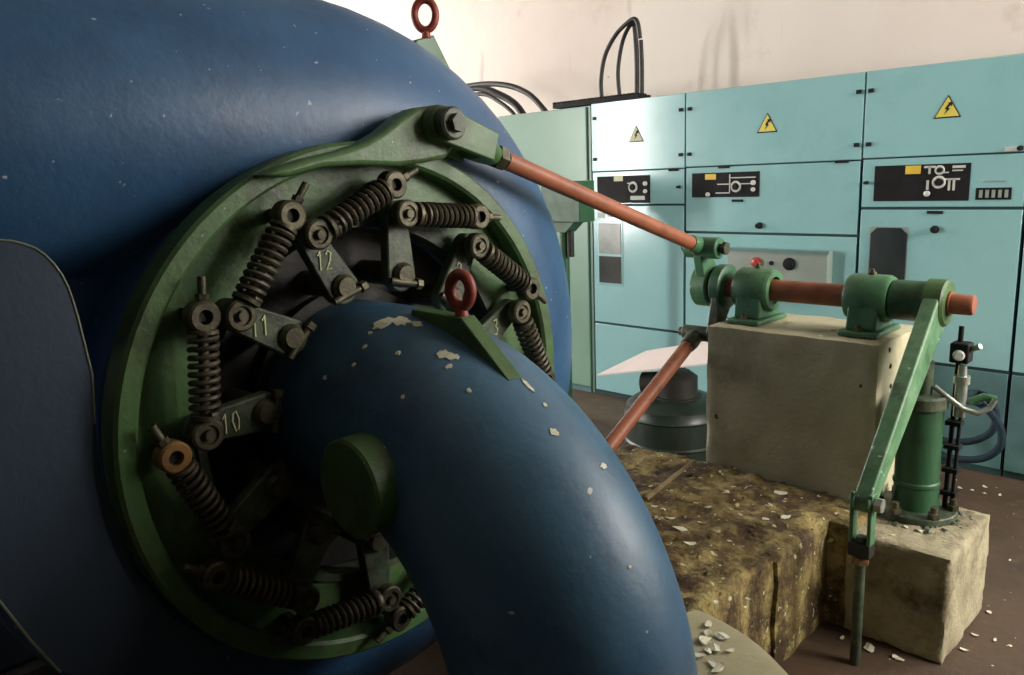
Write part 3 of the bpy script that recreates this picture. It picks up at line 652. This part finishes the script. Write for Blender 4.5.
# second cabinet
c2 = cabinet(-2.658, -1.622, 'wide turquoise cabinet with a small grey control box on its lower door')
u = panel(c2, 'upper_door', -2.658, -1.622, 1.525, 1.955); warning(u, -2.139, 1.737, 0.12, 'warn')
for z in (1.86, 1.60): hinge(u, -2.63, z); hinge(u, -1.65, z)
slot(u, -2.40, 1.517); slot(u, -1.72, 1.520)
d = panel(c2, 'control_panel', -2.658, -1.622, 1.142, 1.523)
MB().box((-2.61, YF-0.0205, 1.346), (-2.177, YF-0.017, 1.487)).build('mimic_board', 'black', d, smooth=False)
lamp_panel_items(d, [('tag', -2.52, -2.45, 1.448, 1.48, 'yellow'), ('ring', -2.32, 1.405, 0.026, 0.007), ('dot', -2.212, 1.425, 0.014), ('dot', -2.212, 1.387, 0.012), ('dot', -2.50, 1.362, 0.013),
    ('line', -2.44, 1.42, -2.35, 1.42, 0.003), ('line', -2.29, 1.42, -2.225, 1.42, 0.003), ('line', -2.36, 1.372, -2.36, 1.475, 0.003), ('line', -2.45, 1.37, -2.36, 1.37, 0.003), ('line', -2.36, 1.455, -2.20, 1.455, 0.003)])
slot(d, -2.31, 1.325); lock(d, -2.17, 1.185, 0.016)
d = panel(c2, 'lower_door', -2.658, -1.622, 0.512, 1.138)
panel(c2, 'base_panel', -2.658, -1.622, 0.03, 0.508)
gb = thing('control_box', (-2.04, YF-0.02, 0.86), 'flat grey control box with red and black buttons behind the rocker shaft', 'control box')
MB().box((-2.335, YF-0.085, 0.80), (-1.745, YF-0.019, 1.06)).build('box_body', 'grey', gb, bevel=0.004)
for x, m, r in ((-2.15, 'redknob', 0.026), (-1.955, 'black', 0.03)):
    MB().lathe((x, YF-0.085, 0.985), (0, -1, 0), [(0, r*1.15), (0.008, r*1.15), (0.008, r), (0.025, r*0.9), (0.028, r*0.6)], 24).build('push_button', m, gb)
MB().lathe((-2.06, YF-0.085, 0.985), (0, -1, 0), [(0, 0.012), (0.006, 0.012)], 16).build('key_switch', 'black', gb)
MB().box((-2.34, YF-0.094, 1.045), (-1.74, YF-0.084, 1.062)).build('lid_edge', 'kick', gb, smooth=False)
# third cabinet
c3 = cabinet(-1.618, -0.889, 'turquoise cabinet with a large black mimic panel and an octagonal meter window')
u = panel(c3, 'upper_door', -1.618, -0.889, 1.53, 1.955); warning(u, -1.235, 1.745, 0.12, 'warn')
for z in (1.86, 1.60): hinge(u, -1.59, z)
d = panel(c3, 'control_panel', -1.618, -0.889, 1.284, 1.528)
MB().box((-1.552, YF-0.0205, 1.317), (-1.118, YF-0.017, 1.491)).build('mimic_board', 'black', d, smooth=False)
lamp_panel_items(d, [('tag', -1.405, -1.335, 1.447, 1.487, 'yellow'), ('line', -1.32, 1.478, -1.27, 1.478, 0.005), ('line', -1.295, 1.445, -1.295, 1.48, 0.005), ('ring', -1.25, 1.462, 0.017, 0.006), ('line', -1.232, 1.45, -1.21, 1.45, 0.003),
    ('line', -1.30, 1.37, -1.30, 1.415, 0.006), ('dot', -1.30, 1.352, 0.014), ('ring', -1.25, 1.405, 0.024, 0.007), ('line', -1.225, 1.418, -1.16, 1.418, 0.004), ('line', -1.205, 1.365, -1.205, 1.418, 0.005), ('line', -1.185, 1.365, -1.185, 1.418, 0.005),
    ('line', -1.195, 1.475, -1.14, 1.475, 0.006), ('line', -1.195, 1.458, -1.15, 1.458, 0.003)])
MB().box((-1.09, YF-0.0205, 1.32), (-0.945, YF-0.017, 1.375)).build('counter_board', 'black', d, smooth=False)
for i in range(5): MB().box((-1.075+i*0.026, YF-0.0235, 1.33), (-1.061+i*0.026, YF-0.0205, 1.365)).build('counter_digit', 'grey', d, smooth=False)
MB().box((-1.06, YF-0.0190, 1.40), (-0.97, YF-0.0175, 1.407)).build('pencil_mark', 'grey', d, smooth=False)
MB().box((-0.985, YF-0.024, 1.535), (-0.935, YF-0.017, 1.555)).build('handle_tag', 'ink', u, smooth=False); lock(u, -0.925, 1.547, 0.010)
lock(d, -1.59, 1.41, 0.008)
d = panel(c3, 'lower_door', -1.618, -0.889, 0.518, 1.280)
slot(d, -1.26, 1.262); lock(d, -1.255, 1.18, 0.016)
oc = [(-1.555,.90),(-1.555,1.155),(-1.525,1.185),(-1.41,1.185),(-1.38,1.155),(-1.38,.90)]
MB().box((-1.56, YF-0.021, 0.80), (-1.375, YF-0.017, 1.19)).build('meter_frame', 'grey', d, smooth=False)
MB().prism([(x, YF-0.021, z-(0.09 if z < 1 else 0)) for x, z in oc], (0, -0.004, 0)).build('meter_glass', 'glass', d, smooth=False)
panel(c3, 'base_panel', -1.618, -0.889, 0.03, 0.514, 'kick')
# sliver of the next cabinet
c4 = cabinet(-0.885, 0.15, 'turquoise cabinet cut off by the right edge of the photo')
panel(c4, 'upper_door', -0.885, 0.15, 1.53, 1.955); panel(c4, 'control_panel', -0.885, 0.15, 1.284, 1.528); panel(c4, 'lower_door', -0.885, 0.15, 0.518, 1.280); panel(c4, 'base_panel', -0.885, 0.15, 0.03, 0.514, 'kick')
# cable trunk and cables
tr = MB().box((-3.74, YF+0.02, 1.956), (-3.03, YF+0.16, 1.985))
for i in range(21): tr.box((-3.74+i*0.033, YF+0.02, 1.985), (-3.722+i*0.033, YF+0.16, 1.997))
tag(tr.build('wiring_duct', 'black', smooth=False), 'flat black wiring duct lying on top of the narrow cabinets', 'wiring duct')
def cable(p, r, label, m='cable', group=None, name='cable', n=10):
    P = [Vector(a) for a in p]; out = []
    for i in range(len(P)-1):
        p0 = P[max(i-1, 0)]; p1 = P[i]; p2 = P[i+1]; p3 = P[min(i+2, len(P)-1)]
        for j in range(8):
            t = j/8; out.append(0.5*((2*p1)+(p2-p0)*t+(2*p0-5*p1+4*p2-p3)*t*t+(3*p1-p0-3*p2+p3)*t**3))
    out.append(P[-1])
    return tag(MB().tube(out, r, n).build(name, m), label, 'cable' if name == 'cable' else 'hose', group)
yc = YF+0.09
cv = lambda pts, y=yc: [on(a, b, 'y', y) for a, b in pts]
cable(cv([(602,102),(601,80),(605,56),(615,36),(626,24),(634,19),(638,24),(640,38)]), 0.014, 'widest looping black cable rising from the cable trunk', group='cables above the trunk')
cable(cv([(620,100),(618,72),(622,44),(629,27),(636,22)], yc+0.03), 0.013, 'middle black cable of the loop above the trunk', group='cables above the trunk')
cable(cv([(637,98),(637,66),(636,42),(634,24),(628,26)], yc+0.05), 0.016, 'thick upright black cable at the right of the loop', group='cables above the trunk')
cable(cv([(642,97),(642,66),(641,40)], yc+0.06), 0.013, 'short straight black cable stub beside the upright cable', group='cables above the trunk')
cable(cv([(455,88),(485,84),(510,86),(530,95),(546,112)], YF+0.2), 0.021, 'upper arched black cable left of the sage cabinet top', group='arched cables behind the casing')
cable(cv([(455,90),(480,88),(500,95),(515,104),(524,116)], YF+0.3), 0.028, 'lower arched black cable left of the sage cabinet top', group='arched cables behind the casing')
cable(cv([(455,98),(482,94),(498,101),(512,112),(516,120)], YF+0.22), 0.016, 'innermost arched black cable hugging the casing outline', group='arched cables behind the casing')
# hoses on the floor side
YH = 4.0
cable([on(955,402,'y',YH-0.6)] + cv([(972,393),(988,398),(996,415),(991,432),(972,441),(945,441),(925,436)], YH) + [Vector((-1.30, 3.7, 0.02))], 0.017, 'inner dark hose loop in front of the third cabinet', 'hose', 'hose loops by the cabinet foot', 'hose')
cable([on(958,400,'y',YH-0.6)] + cv([(976,402),(990,412),(1001,430),(999,448),(980,459),(950,458),(925,452)], YH-0.05) + [Vector((-1.22, 3.6, 0.02))], 0.017, 'outer dark hose loop in front of the third cabinet', 'hose', 'hose loops by the cabinet foot', 'hose')

# ------------------------------------------------------------------ things between machine and cabinets
jb = thing('junction_box', (-3.12, 3.62, 0), 'green junction box on a post glimpsed between the casing and the red rod', 'junction box')
MB().box((-3.29, 3.58, 1.23), (-2.985, 3.72, 1.47)).build('box_body', 'dullgreen', jb, bevel=0.006)
MB().prism([(-3.25, 3.6, 1.23), (-3.05, 3.6, 1.23), (-3.12, 3.6, 1.17), (-3.20, 3.6, 1.17)], (0, 0.1, 0)).build('box_skirt', 'dullgreen', jb)
MB().cyl((-3.12, 3.65, 1.02), (-3.12, 3.65, 1.18), 0.022, n=14).build('cable_gland', 'pit', jb)
MB().cyl((-3.17, 3.65, 0), (-3.17, 3.65, 1.2), 0.03, n=16).build('post', 'dullgreen', jb)
dr = thing('oil_drum', (-2.28, 3.42, 0), 'dark green oil drum with a black motor on top behind the concrete block', 'drum')
MB().lathe((-2.26, 3.45, 0), (0, 0, 1), [(0, 0.25), (0.10, 0.25), (0.11, 0.258), (0.12, 0.25), (0.24, 0.25), (0.25, 0.258), (0.26, 0.25), (0.30, 0.245), (0.335, 0.20), (0.345, 0.15)], 40).build('drum_body', 'drum', dr)
MB().lathe((-2.24, 3.45, 0.33), (0, 0, 1), [(0, 0.13), (0.02, 0.13), (0.02, 0.11), (0.12, 0.11), (0.15, 0.07)], 28).build('motor_body', 'pit', dr)
MB().cyl((-2.40, 3.38, 0.40), (-2.24, 3.42, 0.42), 0.06, n=20).build('motor_terminal', 'pit', dr)
P4 = [on(597,376,'y',3.30), on(646,352,'y',3.62), on(735,338,'y',3.55), on(735,362,'y',3.22)]
tag(MB().prism(P4, (0, 0, 0.008)).build('board_sheet', 'sheet', smooth=False), 'thin pinkish white sheet leaning out over the dark drum', 'sheet')
a0 = on(646,499,'z',PZ+0.03); a1 = on(694,461,'z',PZ+0.04)
tag(MB().tube([a0, (a0+a1)/2+Vector((0.004, 0.004, 0.006)), a1], [0.008, 0.0075, 0.006], 8).build('wooden_stick', 'wood'), 'thin dry stick lying on the mossy platform', 'stick')
# pier added to cover the lit floor and darken the lower left corner
so = MB().box((-3.35, -0.75, 0.0), (-2.80, 0.75, 1.15)).build('added_shade_pier', 'dim', bevel=0.02)
tag(so, 'dark pier added behind the casing to darken the lower left corner', 'pier')
so = MB().box((-2.70, 0.17, 0.0), (-2.55, 0.33, 0.16)).build('concrete_lump', 'plinth', bevel=0.015)
tag(so, 'small pale concrete lump on the floor at the lower left corner', 'concrete lump')

# ------------------------------------------------------------------ paint flakes
def flake_mesh(seed):
    rnd = random.Random(seed); n = rnd.randint(7, 10); mb = MB(); t = []; b = []
    for i in range(n):
        f = 2*PI*i/n; r = 0.7+0.5*rnd.random(); z = 0.18*math.sin(f*2+seed)
        t.append(Vector((r*math.cos(f), 0.6*r*math.sin(f), 0.15+z*0.6))); b.append(Vector((r*math.cos(f), 0.6*r*math.sin(f), 0.04+z*0.6)))
    mb.rings([b, t]); o = mb.build('paint_flake', 'flake', smooth=False); me = o.data; bpy.data.objects.remove(o); return me
FM = [flake_mesh(i) for i in range(6)]
def flake(p, s, label, group):
    o = bpy.data.objects.new('paint_flake', FM[random.randrange(6)]); COL.objects.link(o)
    o.location = p; o.scale = (s, s, min(s, 0.02)); o.rotation_euler = (random.uniform(-.15, .15), random.uniform(-.15, .15), random.uniform(0, 6.28))
    tag(o, label, 'paint flake', group)
PF = [(782,491,.026),(727,488,.013),(670,514,.018),(680,527,.024),(690,541,.02),(663,507,.012),(708,505,.013),(655,503,.013),(700,520,.009),(740,512,.010),(766,517,.014),(786,516,.02),(753,470,.011),(735,467,.011),(720,470,.009),(748,595,.008),(745,608,.008),(716,600,.01),(700,475,.008)]
for x, y, s in PF:
    p = on(x, y, 'z', PZ+0.012); p.z = plat_h(p.x, p.y)+0.002
    flake(p, s, 'largest white paint flake on the mossy platform, near the foot of the cream block' if x == 782 else 'pale paint flake lying on the mossy platform', 'flakes on the mossy platform')
for x, y, s in [(708,632,.014),(704,640,.024),(715,648,.02),(700,655,.02),(712,662,.018),(722,636,.02),(708,624,.018),(708,650,.014),(718,668,.022),(730,650,.014)]:
    p = on(x, y, 'z', PZ+0.006); p.z = PZ+0.004
    if math.hypot(p.x-ELX, p.y-ELY) < 0.32: continue
    flake(p, s, 'white paint flake heaped on the round collar against the elbow', 'flakes on the collar')
for x, y, s in [(902,543,.007),(930,556,.010),(945,541,.006),(920,531,.012),(938,525,.008),(906,527,.010),(925,520,.012),(893,535,.008),(914,524,.012),(947,520,.008)]:
    p = on(x, y, 'z', 0.352)
    if -0.91 < p.x < -0.635 and 2.43 < p.y < 2.82: flake(p, s, 'tiny paint flake on the small plinth', 'flakes on the plinth')
for x, y, s in [(869,648,.024),(897,658,.02),(975,607,.016),(989,612,.012),(975,635,.012),(965,650,.014),(981,566,.008),(960,488,.016),(985,487,.018),(1000,495,.012),(995,640,.01),(842,638,.012),(955,480,.01),(972,490,.01),(1010,560,.008)]:
    p = on(x, y, 'z', 0.003); flake(p, s, 'pale paint flake on the dark floor', 'flakes on the floor')
for x, y, s in [(835,330,.02),(790,322,.016),(880,325,.02),(726,318,.012),(820,336,.010)]:
    p = on(x, y, 'z', 0.924); flake(p, s, 'pale paint flake on top of the cream block', 'flakes on the block')

# ------------------------------------------------------------------ uncountable grit and crumbs
def crumbs(name, label, n, pick, m, smin, smax):
    rnd = random.Random(11); mb = MB()
    for _ in range(n):
        p = pick(rnd)
        if p is None: continue
        s_ = smin + (smax-smin)*rnd.random()**2.5; a_ = rnd.random()*6.28; c_, d_ = math.cos(a_), math.sin(a_)
        q_ = [(s_, 0, 0), (0, s_*0.7, s_*.2), (-s_*0.9, s_*.2, 0), (-s_*.2, -s_*.6, s_*.15)]
        t_ = [Vector((p.x+x*c_-y*d_, p.y+x*d_+y*c_, p.z+0.001+z)) for x, y, z in q_]
        mb.add(t_ + [p+Vector((0, 0, s_*0.5))], [(0, 1, 4), (1, 2, 4), (2, 3, 4), (3, 0, 4), (3, 2, 1, 0)])
    return tag(mb.build(name, m, smooth=False), label, 'debris', None, 'stuff')
def on_plat(r):
    c_ = CL[r.randrange(len(CL))]; x, y = GX+(c_[0]+r.random())*ST, GY+(c_[1]+r.random())*ST
    return Vector((x, y, plat_h(x, y)-0.001))
CL = sorted(CELL)
crumbs('platform_grit', 'pale grit and paint crumbs scattered over the mossy platform', 420, on_plat, 'flake', 0.002, 0.009)
crumbs('platform_rubble', 'brown crumbs of broken concrete on the mossy platform', 500, on_plat, 'moss', 0.004, 0.018)
def on_floor(r):
    x, y = r.uniform(-1.3, 0.9), r.uniform(1.9, 4.15)
    if (x < -0.88 and y < 3.1) or (-0.95 < x < -0.59 and 2.38 < y < 2.9) or math.hypot(x-ELX, y-ELY) < 0.55: return None
    return Vector((x, y, 0))
crumbs('floor_grit', 'pale grit and paint crumbs scattered over the dark floor', 380, on_floor, 'flake', 0.002, 0.011)

def on_plinth(r):
    a_, q_ = r.random()*6.28, 0.07+0.10*r.random()
    x, y = -0.815+q_*math.cos(a_), 2.70+q_*math.sin(a_)
    return Vector((x, y, 0.351)) if -0.91 < x < -0.63 and 2.43 < y < 2.82 else None
crumbs('plinth_grime', 'dark greasy crumbs around the foot of the green cylinder', 160, on_plinth, 'gdark', 0.006, 0.022)
